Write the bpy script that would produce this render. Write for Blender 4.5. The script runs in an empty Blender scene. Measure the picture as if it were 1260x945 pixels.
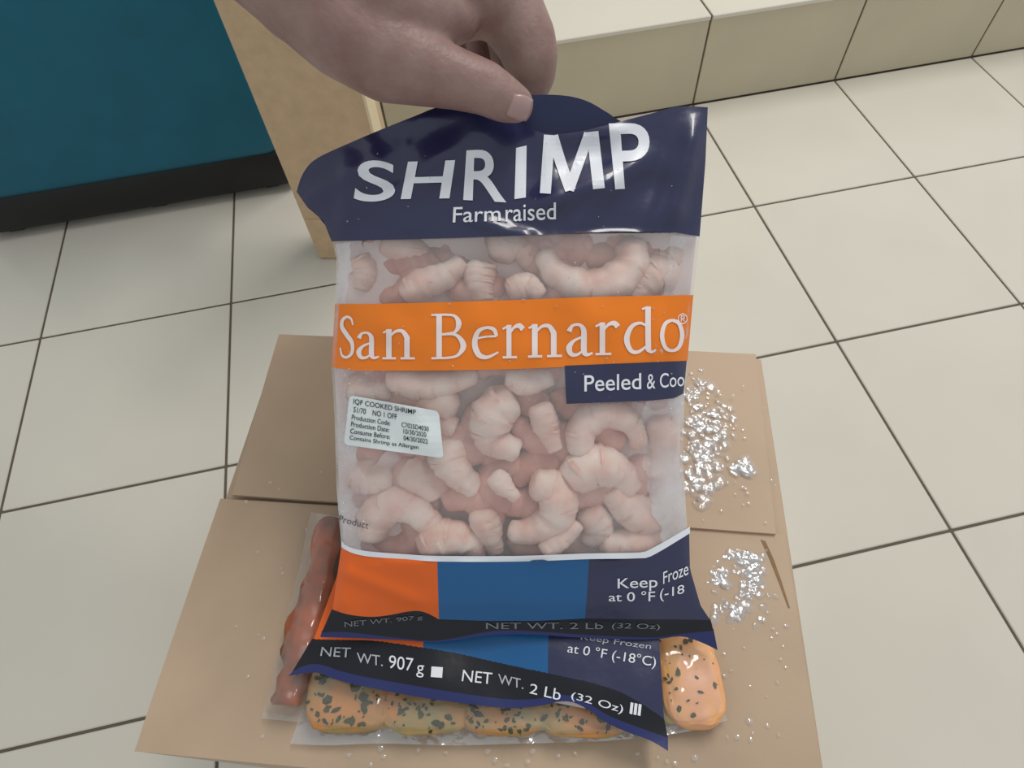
import bpy, bmesh, math, random
from mathutils import Vector, noise
from bisect import bisect_right

random.seed(7)
scene = bpy.context.scene
COL = scene.collection

# ------------------------------------------------------------------ camera
H = 0.80                                   # camera height above the lower floor (m)
F, CX, CY = 800.0, 630.0, 472.5            # focal length and centre for a 1260 x 945 frame
CR = Vector((0.97721307, -0.2083393, -0.04061212)).normalized()
CU = Vector((0.19690176, 0.81829875, 0.5400156)).normalized()
CF = Vector((0.07927362, 0.5357069, -0.84067462)).normalized()
cam_d = bpy.data.cameras.new('camera')
cam = bpy.data.objects.new('camera', cam_d)
COL.objects.link(cam)
cam_d.sensor_fit = 'HORIZONTAL'
cam_d.sensor_width = 36.0
cam_d.lens = 36.0 * F / 1260.0
cam_d.clip_start = 0.02
from mathutils import Matrix
B = -CF
cam.matrix_world = Matrix(((CR.x, CU.x, B.x, 0), (CR.y, CU.y, B.y, 0), (CR.z, CU.z, B.z, H), (0, 0, 0, 1)))
scene.camera = cam
ORIGIN = Vector((0, 0, H))

# ------------------------------------------------------------------ light
world = bpy.data.worlds.new('room_light')
scene.world = world
world.use_nodes = True
bg = world.node_tree.nodes['Background']
bg.inputs[0].default_value = (0.93, 0.98, 1.0, 1)
bg.inputs[1].default_value = 0.58

def area_light(name, loc, target, sx, sy, watts, color):
    d = bpy.data.lights.new(name, 'AREA')
    d.shape = 'RECTANGLE'; d.size = sx; d.size_y = sy; d.energy = watts; d.color = color
    o = bpy.data.objects.new(name, d); COL.objects.link(o)
    o.location = loc
    o.rotation_euler = (Vector(target) - Vector(loc)).to_track_quat('-Z', 'Y').to_euler()
    return o
area_light('ceiling_lamp', (0.95, 1.2, 2.5), (0.95, 1.2, 0), 0.35, 1.4, 34, (1.0, 0.965, 0.92))

scene.view_settings.view_transform = 'Standard'
scene.view_settings.look = 'None'
scene.view_settings.exposure = 0.0
scene.view_settings.gamma = 1.0
scene.view_settings.use_curve_mapping = False

# ------------------------------------------------------------------ helpers: measuring
def ray(x, y):
    return CR * ((x - CX) / F) - CU * ((y - CY) / F) + CF
def on_z(x, y, z):
    d = ray(x, y)
    return ORIGIN + d * ((z - H) / d.z)
def at_depth(x, y, t):
    return ORIGIN + ray(x, y) * t
def lerp(a, b, t):
    return a + (b - a) * t
def interp(v, tab):
    if v <= tab[0][0]: return tab[0][1]
    if v >= tab[-1][0]: return tab[-1][1]
    i = bisect_right([a for a, _ in tab], v) - 1
    (a, p), (b, q) = tab[i], tab[i + 1]
    return p + (q - p) * (v - a) / (b - a)
def sstep(a, b, v):
    t = min(1, max(0, (v - a) / (b - a)))
    return t * t * (3 - 2 * t)

# ------------------------------------------------------------------ helpers: materials
def srgb(r, g, b):
    f = lambda c: (c / 255 / 12.92) if c / 255 <= 0.04045 else ((c / 255 + 0.055) / 1.055) ** 2.4
    return (f(r), f(g), f(b), 1)

def mat(name, color, rough=0.5, spec=0.5, var=0.0, var_scale=20.0, bump=0.0, bump_scale=60.0, color2=None,
        coat=0.0, sss=0.0, detail=4.0, bump_dist=0.001):
    m = bpy.data.materials.new(name); m.use_nodes = True
    nt = m.node_tree; p = nt.nodes['Principled BSDF']
    p.inputs['Base Color'].default_value = color
    p.inputs['Roughness'].default_value = rough
    p.inputs['Specular IOR Level'].default_value = spec
    p.inputs['Coat Weight'].default_value = coat
    p.inputs['Coat Roughness'].default_value = 0.08
    if sss:
        p.inputs['Subsurface Weight'].default_value = sss
        p.inputs['Subsurface Radius'].default_value = (0.008, 0.003, 0.002)
        p.inputs['Subsurface Scale'].default_value = 1.0
    tc = nt.nodes.new('ShaderNodeTexCoord')
    if var or color2:
        n = nt.nodes.new('ShaderNodeTexNoise'); n.inputs['Scale'].default_value = var_scale
        n.inputs['Detail'].default_value = detail
        nt.links.new(tc.outputs['Object'], n.inputs['Vector'])
        mx = nt.nodes.new('ShaderNodeMix'); mx.data_type = 'RGBA'
        mx.inputs[6].default_value = color
        c2 = color2 or tuple(c * (1 - var) for c in color[:3]) + (1,)
        mx.inputs[7].default_value = c2
        rp = nt.nodes.new('ShaderNodeMapRange')
        rp.inputs[1].default_value = 0.35; rp.inputs[2].default_value = 0.68
        nt.links.new(n.outputs['Fac'], rp.inputs[0])
        nt.links.new(rp.outputs[0], mx.inputs[0])
        nt.links.new(mx.outputs[2], p.inputs['Base Color'])
    if bump:
        n2 = nt.nodes.new('ShaderNodeTexNoise'); n2.inputs['Scale'].default_value = bump_scale
        n2.inputs['Detail'].default_value = 3
        nt.links.new(tc.outputs['Object'], n2.inputs['Vector'])
        b = nt.nodes.new('ShaderNodeBump'); b.inputs['Strength'].default_value = bump
        b.inputs['Distance'].default_value = bump_dist
        nt.links.new(n2.outputs['Fac'], b.inputs['Height'])
        nt.links.new(b.outputs[0], p.inputs['Normal'])
    return m

def film(name, haze=0.25, gloss=0.12, haze_col=(0.9, 0.9, 0.92, 1), rough=0.12, bump=0.3, bump_scale=40.0,
         haze_var=0.0, haze_scale=8.0):
    """clear plastic: see-through, with a milky share and a fresnel shine"""
    m = bpy.data.materials.new(name); m.use_nodes = True
    nt = m.node_tree; nt.nodes.clear()
    out = nt.nodes.new('ShaderNodeOutputMaterial')
    tr = nt.nodes.new('ShaderNodeBsdfTransparent')
    df = nt.nodes.new('ShaderNodeBsdfDiffuse'); df.inputs[0].default_value = haze_col
    tl = nt.nodes.new('ShaderNodeBsdfTranslucent'); tl.inputs[0].default_value = haze_col
    md = nt.nodes.new('ShaderNodeMixShader'); md.inputs[0].default_value = 0.35
    gl = nt.nodes.new('ShaderNodeBsdfGlossy'); gl.inputs['Roughness'].default_value = rough
    m1 = nt.nodes.new('ShaderNodeMixShader'); m1.inputs[0].default_value = haze
    m2 = nt.nodes.new('ShaderNodeMixShader')
    lw = nt.nodes.new('ShaderNodeLayerWeight'); lw.inputs[0].default_value = 0.5   # 'Facing' is alike from both sides of the sheet
    pw = nt.nodes.new('ShaderNodeMath'); pw.operation = 'POWER'; pw.inputs[1].default_value = 4.0
    ad = nt.nodes.new('ShaderNodeMath'); ad.operation = 'MULTIPLY_ADD'; ad.inputs[1].default_value = 0.6; ad.inputs[2].default_value = gloss; ad.use_clamp = True
    tc = nt.nodes.new('ShaderNodeTexCoord')
    n = nt.nodes.new('ShaderNodeTexNoise'); n.inputs['Scale'].default_value = bump_scale; n.inputs['Detail'].default_value = 2
    b = nt.nodes.new('ShaderNodeBump'); b.inputs['Strength'].default_value = bump; b.inputs['Distance'].default_value = 0.004
    L = nt.links.new
    L(tc.outputs['Object'], n.inputs['Vector']); L(n.outputs['Fac'], b.inputs['Height'])
    L(b.outputs[0], gl.inputs['Normal'])
    L(df.outputs[0], md.inputs[1]); L(tl.outputs[0], md.inputs[2])
    L(tr.outputs[0], m1.inputs[1]); L(md.outputs[0], m1.inputs[2])
    if haze_var:
        n3 = nt.nodes.new('ShaderNodeTexNoise'); n3.inputs['Scale'].default_value = haze_scale; n3.inputs['Detail'].default_value = 5
        L(tc.outputs['Object'], n3.inputs['Vector'])
        mr = nt.nodes.new('ShaderNodeMapRange')
        mr.inputs[1].default_value = 0.4; mr.inputs[2].default_value = 0.7
        mr.inputs[3].default_value = haze - haze_var; mr.inputs[4].default_value = haze + haze_var
        L(n3.outputs['Fac'], mr.inputs[0]); L(mr.outputs[0], m1.inputs[0])
    L(lw.outputs['Facing'], pw.inputs[0]); L(pw.outputs[0], ad.inputs[0]); L(ad.outputs[0], m2.inputs[0])
    L(m1.outputs[0], m2.inputs[1]); L(gl.outputs[0], m2.inputs[2])
    L(m2.outputs[0], out.inputs[0])
    return m

# ------------------------------------------------------------------ helpers: objects
def obj(name, data, material=None, parent=None, smooth=True):
    """data: a bmesh or a mesh"""
    if isinstance(data, bmesh.types.BMesh):
        me = bpy.data.meshes.new(name)
        data.to_mesh(me); data.free()
        if smooth:
            for f in me.polygons: f.use_smooth = True
    else:
        me = data
    if material and not me.materials: me.materials.append(material)
    o = bpy.data.objects.new(name, me); COL.objects.link(o)
    if parent: o.parent = parent
    return o
def tag(o, label=None, cat=None, group=None, kind=None):
    if label: o['label'] = label
    if cat: o['category'] = cat
    if group: o['group'] = group
    if kind: o['kind'] = kind
    return o
def thing(name, label, cat, group=None, loc=(0, 0, 0)):
    o = bpy.data.objects.new(name, None); COL.objects.link(o)
    o.location = loc; o.empty_display_size = 0.05
    return tag(o, label, cat, group)
def child_at(o, parent):
    """keep world placement when the parent Empty is not at the origin"""
    o.parent = parent
    o.matrix_parent_inverse = Matrix.Translation(-parent.location)
    return o

def box_bm(x0, x1, y0, y1, z0, z1, bevel=0.0, seg=1):
    bm = bmesh.new()
    bmesh.ops.create_cube(bm, size=1)
    for v in bm.verts:
        v.co = Vector((lerp(x0, x1, v.co.x + .5), lerp(y0, y1, v.co.y + .5), lerp(z0, z1, v.co.z + .5)))
    if bevel:
        bmesh.ops.bevel(bm, geom=list(bm.edges), offset=bevel, segments=seg, affect='EDGES', profile=0.5)
    return bm
def slab_bm(pts, thick, up=Vector((0, 0, 1)), bevel=0.0):
    """prism under a polygon of top points"""
    bm = bmesh.new()
    top = [bm.verts.new(p) for p in pts]
    bot = [bm.verts.new(Vector(p) - up * thick) for p in pts]
    n = len(pts)
    bm.faces.new(top); bm.faces.new(bot[::-1])
    for i in range(n):
        bm.faces.new((top[i], bot[i], bot[(i + 1) % n], top[(i + 1) % n]))
    bmesh.ops.recalc_face_normals(bm, faces=list(bm.faces))
    if bevel:
        bmesh.ops.bevel(bm, geom=list(bm.edges), offset=bevel, segments=1, affect='EDGES')
    return bm

def resample(pts, n):
    d = [0.0]
    for a, b in zip(pts, pts[1:]): d.append(d[-1] + math.dist(a, b))
    out = []
    for i in range(n + 1):
        s = d[-1] * i / n
        k = min(max(bisect_right(d, s) - 1, 0), len(pts) - 2)
        t = (s - d[k]) / max(1e-9, d[k + 1] - d[k])
        out.append((lerp(pts[k][0], pts[k + 1][0], t), lerp(pts[k][1], pts[k + 1][1], t)))
    return out
def smooth_line(pts, per=6):
    """Catmull-Rom through the points"""
    out = []
    P = [pts[0]] + list(pts) + [pts[-1]]
    for i in range(1, len(P) - 2):
        for k in range(per):
            t = k / per
            out.append(tuple(0.5 * (2 * P[i][c] + (P[i + 1][c] - P[i - 1][c]) * t
                       + (2 * P[i - 1][c] - 5 * P[i][c] + 4 * P[i + 1][c] - P[i + 2][c]) * t * t
                       + (3 * P[i][c] - P[i - 1][c] - 3 * P[i + 1][c] + P[i + 2][c]) * t ** 3) for c in range(len(pts[0]))))
    out.append(tuple(pts[-1]))
    return out
def coons(top, bot, left, right, nu, nv):
    T, Bt, Lf, Rt = resample(top, nu), resample(bot, nu), resample(left, nv), resample(right, nv)
    g = []
    for j in range(nv + 1):
        v = j / nv; row = []
        for i in range(nu + 1):
            u = i / nu; c = []
            for k in (0, 1):
                c.append((1 - v) * T[i][k] + v * Bt[i][k] + (1 - u) * Lf[j][k] + u * Rt[j][k]
                         - ((1 - u) * (1 - v) * T[0][k] + u * (1 - v) * T[-1][k] + (1 - u) * v * Bt[0][k] + u * v * Bt[-1][k]))
            row.append(tuple(c))
        g.append(row)
    return g
def grid_bm(g, S, off=0.0, flip=False):
    bm = bmesh.new()
    V = [[bm.verts.new(S(x, y, off)) for x, y in row] for row in g]
    for a, b in zip(V, V[1:]):
        for i in range(len(a) - 1):
            q = (a[i], b[i], b[i + 1], a[i + 1])
            bm.faces.new(q[::-1] if flip else q)
    return bm
def tube_bm(pts, radii, sides=12, squash=None, cap=True):
    """tube along 3-D points with a radius each; squash = (axis, factor)"""
    bm = bmesh.new(); rings = []
    n = len(pts); up = Vector((0.13, -0.4, 0.9)).normalized()
    prev = None
    for i, p in enumerate(pts):
        t = (Vector(pts[min(i + 1, n - 1)]) - Vector(pts[max(i - 1, 0)])).normalized()
        a = (up if prev is None else prev); a = (a - t * a.dot(t)).normalized(); prev = a
        b = t.cross(a)
        ring = []
        for k in range(sides):
            w = 2 * math.pi * k / sides
            ring.append(bm.verts.new(Vector(p) + (a * math.cos(w) + b * math.sin(w)) * radii[i]))
        rings.append(ring)
    for r, s in zip(rings, rings[1:]):
        for k in range(sides):
            bm.faces.new((r[k], r[(k + 1) % sides], s[(k + 1) % sides], s[k]))
    if cap:
        bm.faces.new(rings[0][::-1]); bm.faces.new(rings[-1])
    return bm

# ------------------------------------------------------------------ helpers: lettering
def text_mesh(body, weight=0.0):
    cu = bpy.data.curves.new('lettering', 'FONT'); cu.body = body; cu.size = 1.0
    cu.offset = weight; cu.resolution_u = 6
    o = bpy.data.objects.new('lettering', cu); COL.objects.link(o)
    dg = bpy.context.evaluated_depsgraph_get(); dg.update()
    me = bpy.data.meshes.new_from_object(o.evaluated_get(dg))
    bpy.data.objects.remove(o); bpy.data.curves.remove(cu)
    bm = bmesh.new(); bm.from_mesh(me); bpy.data.meshes.remove(me)
    xs = [v.co.x for v in bm.verts]; ys = [v.co.y for v in bm.verts]
    x0, x1, y0, y1 = min(xs), max(xs), min(ys), max(ys)
    for v in bm.verts:
        v.co = Vector(((v.co.x - x0) / (x1 - x0), (v.co.y - y0) / (y1 - y0), 0))
    return bm
def quad_map(u, v, q):
    tl, tr, bl, br = q
    return tuple((1 - v) * ((1 - u) * bl[k] + u * br[k]) + v * ((1 - u) * tl[k] + u * tr[k]) for k in (0, 1))
def lay(bm, q, S, off, step=9.0):
    """put a flat unit-square drawing on the quad q of surface S"""
    for v in bm.verts:
        x, y = quad_map(v.co.x, v.co.y, q); v.co = Vector((x, y, 0))
    if step:
        xs = [v.co.x for v in bm.verts]; ys = [v.co.y for v in bm.verts]
        for c, lo, hi in ((0, min(xs), max(xs)), (1, min(ys), max(ys))):
            k = math.floor(lo / step) + 1
            while k * step < hi:
                co = [0, 0, 0]; no = [0, 0, 0]; co[c] = k * step; no[c] = 1
                bmesh.ops.bisect_plane(bm, geom=list(bm.verts) + list(bm.edges) + list(bm.faces), plane_co=co, plane_no=no)
                k += 1
    for v in bm.verts:
        v.co = S(v.co.x, v.co.y, off)
    return bm
def quad_of(x0, x1, yt0, yb0, yt1=None, yb1=None, slant=0.0):
    """left/right x, top/bottom y on the left end, the same on the right end"""
    if yt1 is None: yt1, yb1 = yt0, yb0
    return ((x0 + slant, yt0), (x1 + slant, yt1), (x0, yb0), (x1, yb1))
def write(body, q, S, m, parent, name='lettering', off=0.0006, weight=0.0, step=9.0, label=None):
    o = obj(name, lay(text_mesh(body, weight), q, S, off, step), m, parent, smooth=False)
    if label: o['label'] = label
    return o

def stroke(bm, pts, widths, per=5):
    """flat pen stroke of changing width in the unit square; (x, y) scaled so widths stay round in a box of given aspect"""
    P = smooth_line(pts, per)
    W = smooth_line([(w, 0) for w in widths], per) if len(widths) == len(pts) else [(widths[0], 0)] * len(P)
    V = []
    for i, p in enumerate(P):
        a, b = P[max(i - 1, 0)], P[min(i + 1, len(P) - 1)]
        t = Vector((b[0] - a[0], b[1] - a[1])).normalized()
        nx, ny = -t.y, t.x
        w = max(W[i][0], 0.005) / 2
        V.append((bm.verts.new((p[0] + nx * w, p[1] + ny * w, 0)), bm.verts.new((p[0] - nx * w, p[1] - ny * w, 0))))
    for (a, b), (c, d) in zip(V, V[1:]):
        bm.faces.new((a, b, d, c))

# pen strokes of the book-face letters, in units of x-height (y: 0 baseline, 1 x-height)
T, K = 0.09, 0.17           # thin and thick pen
GLYPHS = {
 'S': (0.72, 1.45, [([(.62, 1.12), (.55, 1.32), (.36, 1.40), (.16, 1.28), (.14, 1.05), (.36, .78), (.58, .52), (.58, .2), (.36, .04), (.14, .1), (.06, .36)],
                     [T * .7, T, T, K * .8, K, K * 1.05, K, K * .8, T, T, T * .7])]),
 'a': (0.80, 1.0, [([(.1, .76), (.2, .93), (.4, .95), (.52, .8), (.53, .5)], [K * .9, T, T, K * .9, K]),
                   ([(.53, .55), (.53, .16), (.62, .05), (.78, .1)], [K, K, T * 1.2, T * .7]),
                   ([(.53, .60), (.25, .48), (.1, .28), (.16, .08), (.34, .06), (.53, .2)], [T * .8, T, K, K * .8, T, T * .7])]),
 'n': (1.08, 1.0, [([(.06, .88), (.25, .98)], [T * .7, T * .8]), ([(.24, 1.0), (.24, .5), (.24, .02)], [K, K, K]),
                   ([(.24, .72), (.44, .92), (.66, .93), (.80, .72)], [T * .7, T, T * 1.4, K]), ([(.80, .75), (.80, .4), (.80, .02)], [K, K, K]),
                   ([(.04, .03), (.46, .03)], [T * .8, T * .8]), ([(.60, .03), (1.04, .03)], [T * .8, T * .8])]),
 'B': (1.12, 1.45, [([(.25, 1.42), (.25, .7), (.25, .02)], [K, K, K]), ([(.02, 1.41), (.5, 1.41)], [T * .8, T * .8]), ([(.02, .03), (.55, .03)], [T * .8, T * .8]),
                    ([(.45, 1.41), (.72, 1.36), (.84, 1.12), (.72, .85), (.3, .78)], [T * .8, T, K, T, T * .8]),
                    ([(.3, .78), (.75, .76), (.98, .42), (.8, .1), (.45, .03)], [T * .8, T, K * 1.05, T, T * .8])]),
 'e': (0.86, 1.0, [([(.10, .62), (.42, .68), (.76, .69)], [T * .7, T * .7, T * .7]),
                   ([(.76, .69), (.68, .9), (.45, .96), (.2, .84), (.1, .48), (.22, .14), (.48, .05), (.82, .2)], [K * .6, K * .7, T, K * .8, K, K, T * 1.2, T * .6])]),
 'r': (0.76, 1.0, [([(.04, .88), (.25, .98)], [T * .7, T * .8]), ([(.25, 1.0), (.25, .5), (.25, .02)], [K, K, K]),
                   ([(.25, .70), (.42, .92), (.60, .97), (.72, .86)], [T * .7, T, K * .9, K]), ([(.04, .03), (.52, .03)], [T * .8, T * .8])]),
 'd': (1.0, 1.5, [([(.56, 1.4), (.74, 1.46)], [T * .7, T * .8]), ([(.74, 1.48), (.74, .7), (.75, .1)], [K, K, K]), ([(.72, .12), (.85, .03), (.98, .1)], [K * .8, T, T * .6]),
                  ([(.72, .84), (.5, .96), (.24, .84), (.1, .46), (.22, .1), (.44, .04), (.72, .24)], [T * .7, T, K * .8, K, K * .8, T * 1.2, T * .7])]),
 'o': (0.92, 1.0, [([(.46, .97), (.2, .86), (.08, .5), (.2, .14), (.46, .03), (.72, .14), (.84, .5), (.72, .86), (.46, .97)],
                    [T, K * .8, K, K * .8, T, K * .8, K, K * .8, T])]),
}
def serif(ch):
    w, h, strokes = GLYPHS[ch]
    bm = bmesh.new()
    for pts, ws in strokes: stroke(bm, pts, ws)
    for v in bm.verts: v.co.x /= w; v.co.y /= h
    return bm

# ------------------------------------------------------------------ materials
M = {}
M['tile'] = mat('ceramic_tile', srgb(212, 206, 193), 0.22, 0.5, var=0.05, var_scale=5)
M['riser'] = mat('riser_tile', srgb(196, 186, 160), 0.3, 0.5, var=0.08, var_scale=6)
M['grout'] = mat('grout', srgb(104, 96, 84), 0.9, 0.2, var=0.2, var_scale=30)
M['board'] = mat('cardboard', srgb(192, 167, 141), 0.55, 0.35, var=0.22, var_scale=6, bump=0.15, bump_scale=120)
M['board_slit'] = mat('cardboard_slit', srgb(150, 122, 92), 0.85, 0.1, var=0.2, var_scale=60)
M['carton'] = mat('carton_board', srgb(206, 180, 147), 0.75, 0.2, var=0.12, var_scale=60)
M['carton_pale'] = mat('carton_pale_edge', srgb(226, 208, 176), 0.6, 0.3)
M['teal'] = mat('teal_shell', srgb(4, 98, 122), 0.5, 0.4, var=0.12, var_scale=14, bump=0.1, bump_scale=200)
M['black'] = mat('black_plastic', srgb(18, 18, 20), 0.5, 0.4)
M['navy'] = mat('navy_print', srgb(33, 35, 74), 0.34, 0.5, bump=0.6, bump_scale=48, bump_dist=0.0018, coat=0.4)
M['fin'] = mat('blue_fin_print', srgb(28, 38, 96), 0.34, 0.5, bump=0.4, bump_scale=60)
M['navy_back'] = mat('navy_back_film', srgb(24, 32, 72), 0.35, 0.5, bump=0.4, bump_scale=50)
M['orange'] = mat('orange_print', srgb(238, 126, 26), 0.3, 0.4, bump=0.3, bump_scale=45)
M['orange_dark'] = mat('orange_red_print', srgb(230, 100, 24), 0.3, 0.4, bump=0.3, bump_scale=45)
M['blue'] = mat('blue_print', srgb(28, 92, 146), 0.3, 0.4, bump=0.3, bump_scale=45)
M['seal'] = mat('black_print', srgb(17, 18, 28), 0.36, 0.4, bump=0.4, bump_scale=60)
M['white'] = mat('white_print', srgb(232, 234, 240), 0.35, 0.4)
M['cream'] = mat('pale_print', srgb(242, 226, 222), 0.35, 0.4)
M['grey_ink'] = mat('grey_print', srgb(178, 182, 190), 0.4, 0.4)
M['dim_ink'] = mat('dim_print', srgb(116, 118, 124), 0.4, 0.4)
M['ink'] = mat('black_ink', srgb(30, 34, 40), 0.6, 0.2)
M['faint_ink'] = mat('faint_ink', srgb(96, 90, 96), 0.6, 0.2)
M['sticker'] = mat('white_paper_label', srgb(226, 232, 232), 0.45, 0.4)
M['film'] = film('frosted_film', haze=0.29, gloss=0.02, haze_col=(0.86, 0.82, 0.82, 1), rough=0.22, bump=0.25, bump_scale=60, haze_var=0.12, haze_scale=14)
M['frost'] = film('frosty_film_edge', haze=0.40, gloss=0.03, haze_col=(0.86, 0.88, 0.9, 1), rough=0.25, bump=0.6, bump_scale=160, haze_var=0.34, haze_scale=28)
M['pouch'] = film('clear_film', haze=0.10, gloss=0.05, rough=0.1, bump=1.0, bump_scale=45)
M['seal_film'] = film('sealed_film_edge', haze=0.22, gloss=0.2, haze_col=(0.8, 0.8, 0.82, 1), rough=0.14, bump=1.0, bump_scale=90, haze_var=0.12, haze_scale=30)
M['water'] = film('water', haze=0.20, gloss=0.12, rough=0.06, bump=0.2, bump_scale=300)

# shrimp: pale flesh with pink cross bands that follow the body
def shrimp_mat():
    m = mat('shrimp_flesh', srgb(236, 216, 204), 0.5, 0.35, color2=srgb(226, 180, 164), var_scale=60, bump=0.3, bump_scale=220, sss=0.0)
    return m
M['shrimp'] = shrimp_mat()
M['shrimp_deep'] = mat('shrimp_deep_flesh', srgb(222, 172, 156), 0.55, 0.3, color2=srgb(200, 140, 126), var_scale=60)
M['shrimp_band'] = mat('shrimp_pink_band', srgb(226, 174, 154), 0.5, 0.3, color2=srgb(236, 212, 198), var_scale=110)
M['fish'] = mat('marinated_fish', srgb(198, 132, 66), 0.4, 0.5, color2=srgb(150, 138, 88), var_scale=60, bump=0.5, bump_scale=90)
M['fish_pink'] = mat('pink_fish', srgb(232, 170, 128), 0.4, 0.5, color2=srgb(240, 176, 84), var_scale=35, bump=0.5, bump_scale=90)
M['roe'] = mat('orange_seafood', srgb(190, 90, 28), 0.35, 0.5, color2=srgb(104, 56, 28), var_scale=38, bump=0.6, bump_scale=70)
M['marinade'] = mat('herb_marinade', srgb(176, 156, 92), 0.35, 0.5, color2=srgb(112, 108, 66), var_scale=70, bump=0.6, bump_scale=120)
M['herb'] = mat('green_herb', srgb(74, 80, 44), 0.7, 0.2, color2=srgb(44, 52, 40), var_scale=200)
M['skin'] = mat('skin', srgb(156, 128, 121), 0.48, 0.4, color2=srgb(132, 98, 92), var_scale=38, bump=0.55, bump_scale=330, sss=0.12, bump_dist=0.0008, detail=7.0)
M['nail'] = mat('thumb_nail', srgb(172, 140, 136), 0.3, 0.5, var=0.05, var_scale=60)

# ------------------------------------------------------------------ floor and step
U = 0.375 * H                                 # tile module
X0 = -0.422 * H; YB = 1.338 * H; STEP_Z = 0.219 * H
GAP = 0.0036
STEP_X0 = -0.150
floor = tag(obj('floor', box_bm(X0 - 5 * U, X0 + 7 * U, YB - 8 * U, YB + 4 * U, -0.05, -0.0016), M['grout'], smooth=False), 'beige tiled floor around the boxes, dark grout joints', None, None, 'structure')
tile_me = bpy.data.meshes.new('tile')
bm = box_bm(GAP / 2, U - GAP / 2, GAP / 2, U - GAP / 2, -0.008, 0.0, 0.0012)
bm.to_mesh(tile_me); bm.free(); tile_me.materials.append(M['tile'])
for i in range(-5, 7):
    for j in range(-4, 8):
        x = X0 + i * U; y = YB - U * 4 + j * U
        if x + U > 1.9: continue
        if y >= YB - 0.01 and x + U > STEP_X0 + 0.02: continue          # the step stands here
        o = obj('tile', tile_me, None, floor); o.location = (x, y, 0)
step = tag(obj('trim_1', box_bm(STEP_X0, X0 + 7 * U, YB + 0.0016, YB + 4 * U, 0, STEP_Z - 0.0016), M['grout'], smooth=False), 'raised tiled step behind the bag', None, None, 'structure')
riser_me = bpy.data.meshes.new('riser_tile')
bm = box_bm(GAP / 2, U - GAP / 2, 0, 0.008, 0.002, STEP_Z - 0.006, 0.001)
bm.to_mesh(riser_me); bm.free(); riser_me.materials.append(M['riser'])
tread_me = bpy.data.meshes.new('tread_tile')
bm = box_bm(GAP / 2, U - GAP / 2, 0.0, U - GAP / 2, -0.008, 0, 0.0012)
bm.to_mesh(tread_me); bm.free(); tread_me.materials.append(M['tile'])
for i in range(0, 7):
    x = X0 + i * U
    if i == 0:
        bm = box_bm(STEP_X0, x + U - GAP / 2, 0, 0.008, 0.002, STEP_Z - 0.006, 0.001)
        o = obj('riser_tile', bm, M['riser'], step, smooth=False)
    else:
        o = obj('riser_tile', riser_me, None, step)
    o.location = (0 if i == 0 else x, YB, 0)
    for j in range(0, 4):
        if i == 0:
            bm = box_bm(STEP_X0, x + U - GAP / 2, 0, U - GAP / 2, -0.008, 0, 0.0012)
            o = obj('tread_tile', bm, M['tile'], step, smooth=False)
            o.location = (0, YB + j * U - 0.003, STEP_Z)
        else:
            o = obj('tread_tile', tread_me, None, step); o.location = (x, YB + j * U - 0.003, STEP_Z)

tag(obj('wall_back', box_bm(X0 - 5 * U, X0 + 7 * U, YB + 4 * U, YB + 4 * U + .1, -0.05, 2.6), mat('wall_paint', srgb(214, 210, 198), 0.8, 0.2, var=.03, var_scale=3), smooth=False), 'plain pale wall behind the raised step', None, None, 'structure')

# ------------------------------------------------------------------ the cardboard box under the bags
ZB = 0.34                                     # top of its flaps
BL, BR = on_z(343, 411, ZB), on_z(938, 436, ZB)
e1 = (BR - BL).normalized(); e2 = Vector((-e1.y, e1.x, 0)); BW = (BR - BL).length
front = on_z(276, 935, ZB); BD = (BL - front).dot(e2)
seam = (BL - on_z(288, 613, ZB)).dot(e2)
box_root = thing('cardboard_box', 'large closed brown cardboard box with wet top flaps under the bags', 'box', loc=(BL + e1 * BW / 2 - e2 * BD / 2) * 1.0)
box_root.location.z = 0
def bx(u, v, z): return Vector((BL.x, BL.y, 0)) + e1 * u - e2 * v + Vector((0, 0, z))
def box_part(name, pts, thick, m, bevel=0.0008):
    return child_at(obj(name, slab_bm(pts, thick, bevel=bevel), m, None, smooth=False), box_root)
zt = ZB - 0.004
TH = 0.004
def wall(name, a, b):
    n = Vector((b - a)).cross(Vector((0, 0, 1))).normalized()
    bm = bmesh.new()
    pts = [a, b, b - n * TH, a - n * TH]
    bm.free()
    return box_part(name, [p + Vector((0, 0, zt - 0.004)) for p in pts], zt - 0.006, M['board'], 0.001)
wall('side_panel', bx(0, BD, 0), bx(BW, BD, 0)); wall('side_panel', bx(BW, BD, 0), bx(BW, 0, 0))
wall('side_panel', bx(BW, 0, 0), bx(0, 0, 0)); wall('side_panel', bx(0, 0, 0), bx(0, BD, 0))
box_part('bottom_panel', [bx(.005, .005, .006), bx(BW - .005, .005, .006), bx(BW - .005, BD - .005, .006), bx(.005, BD - .005, .006)], 0.004, M['board'])
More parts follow.
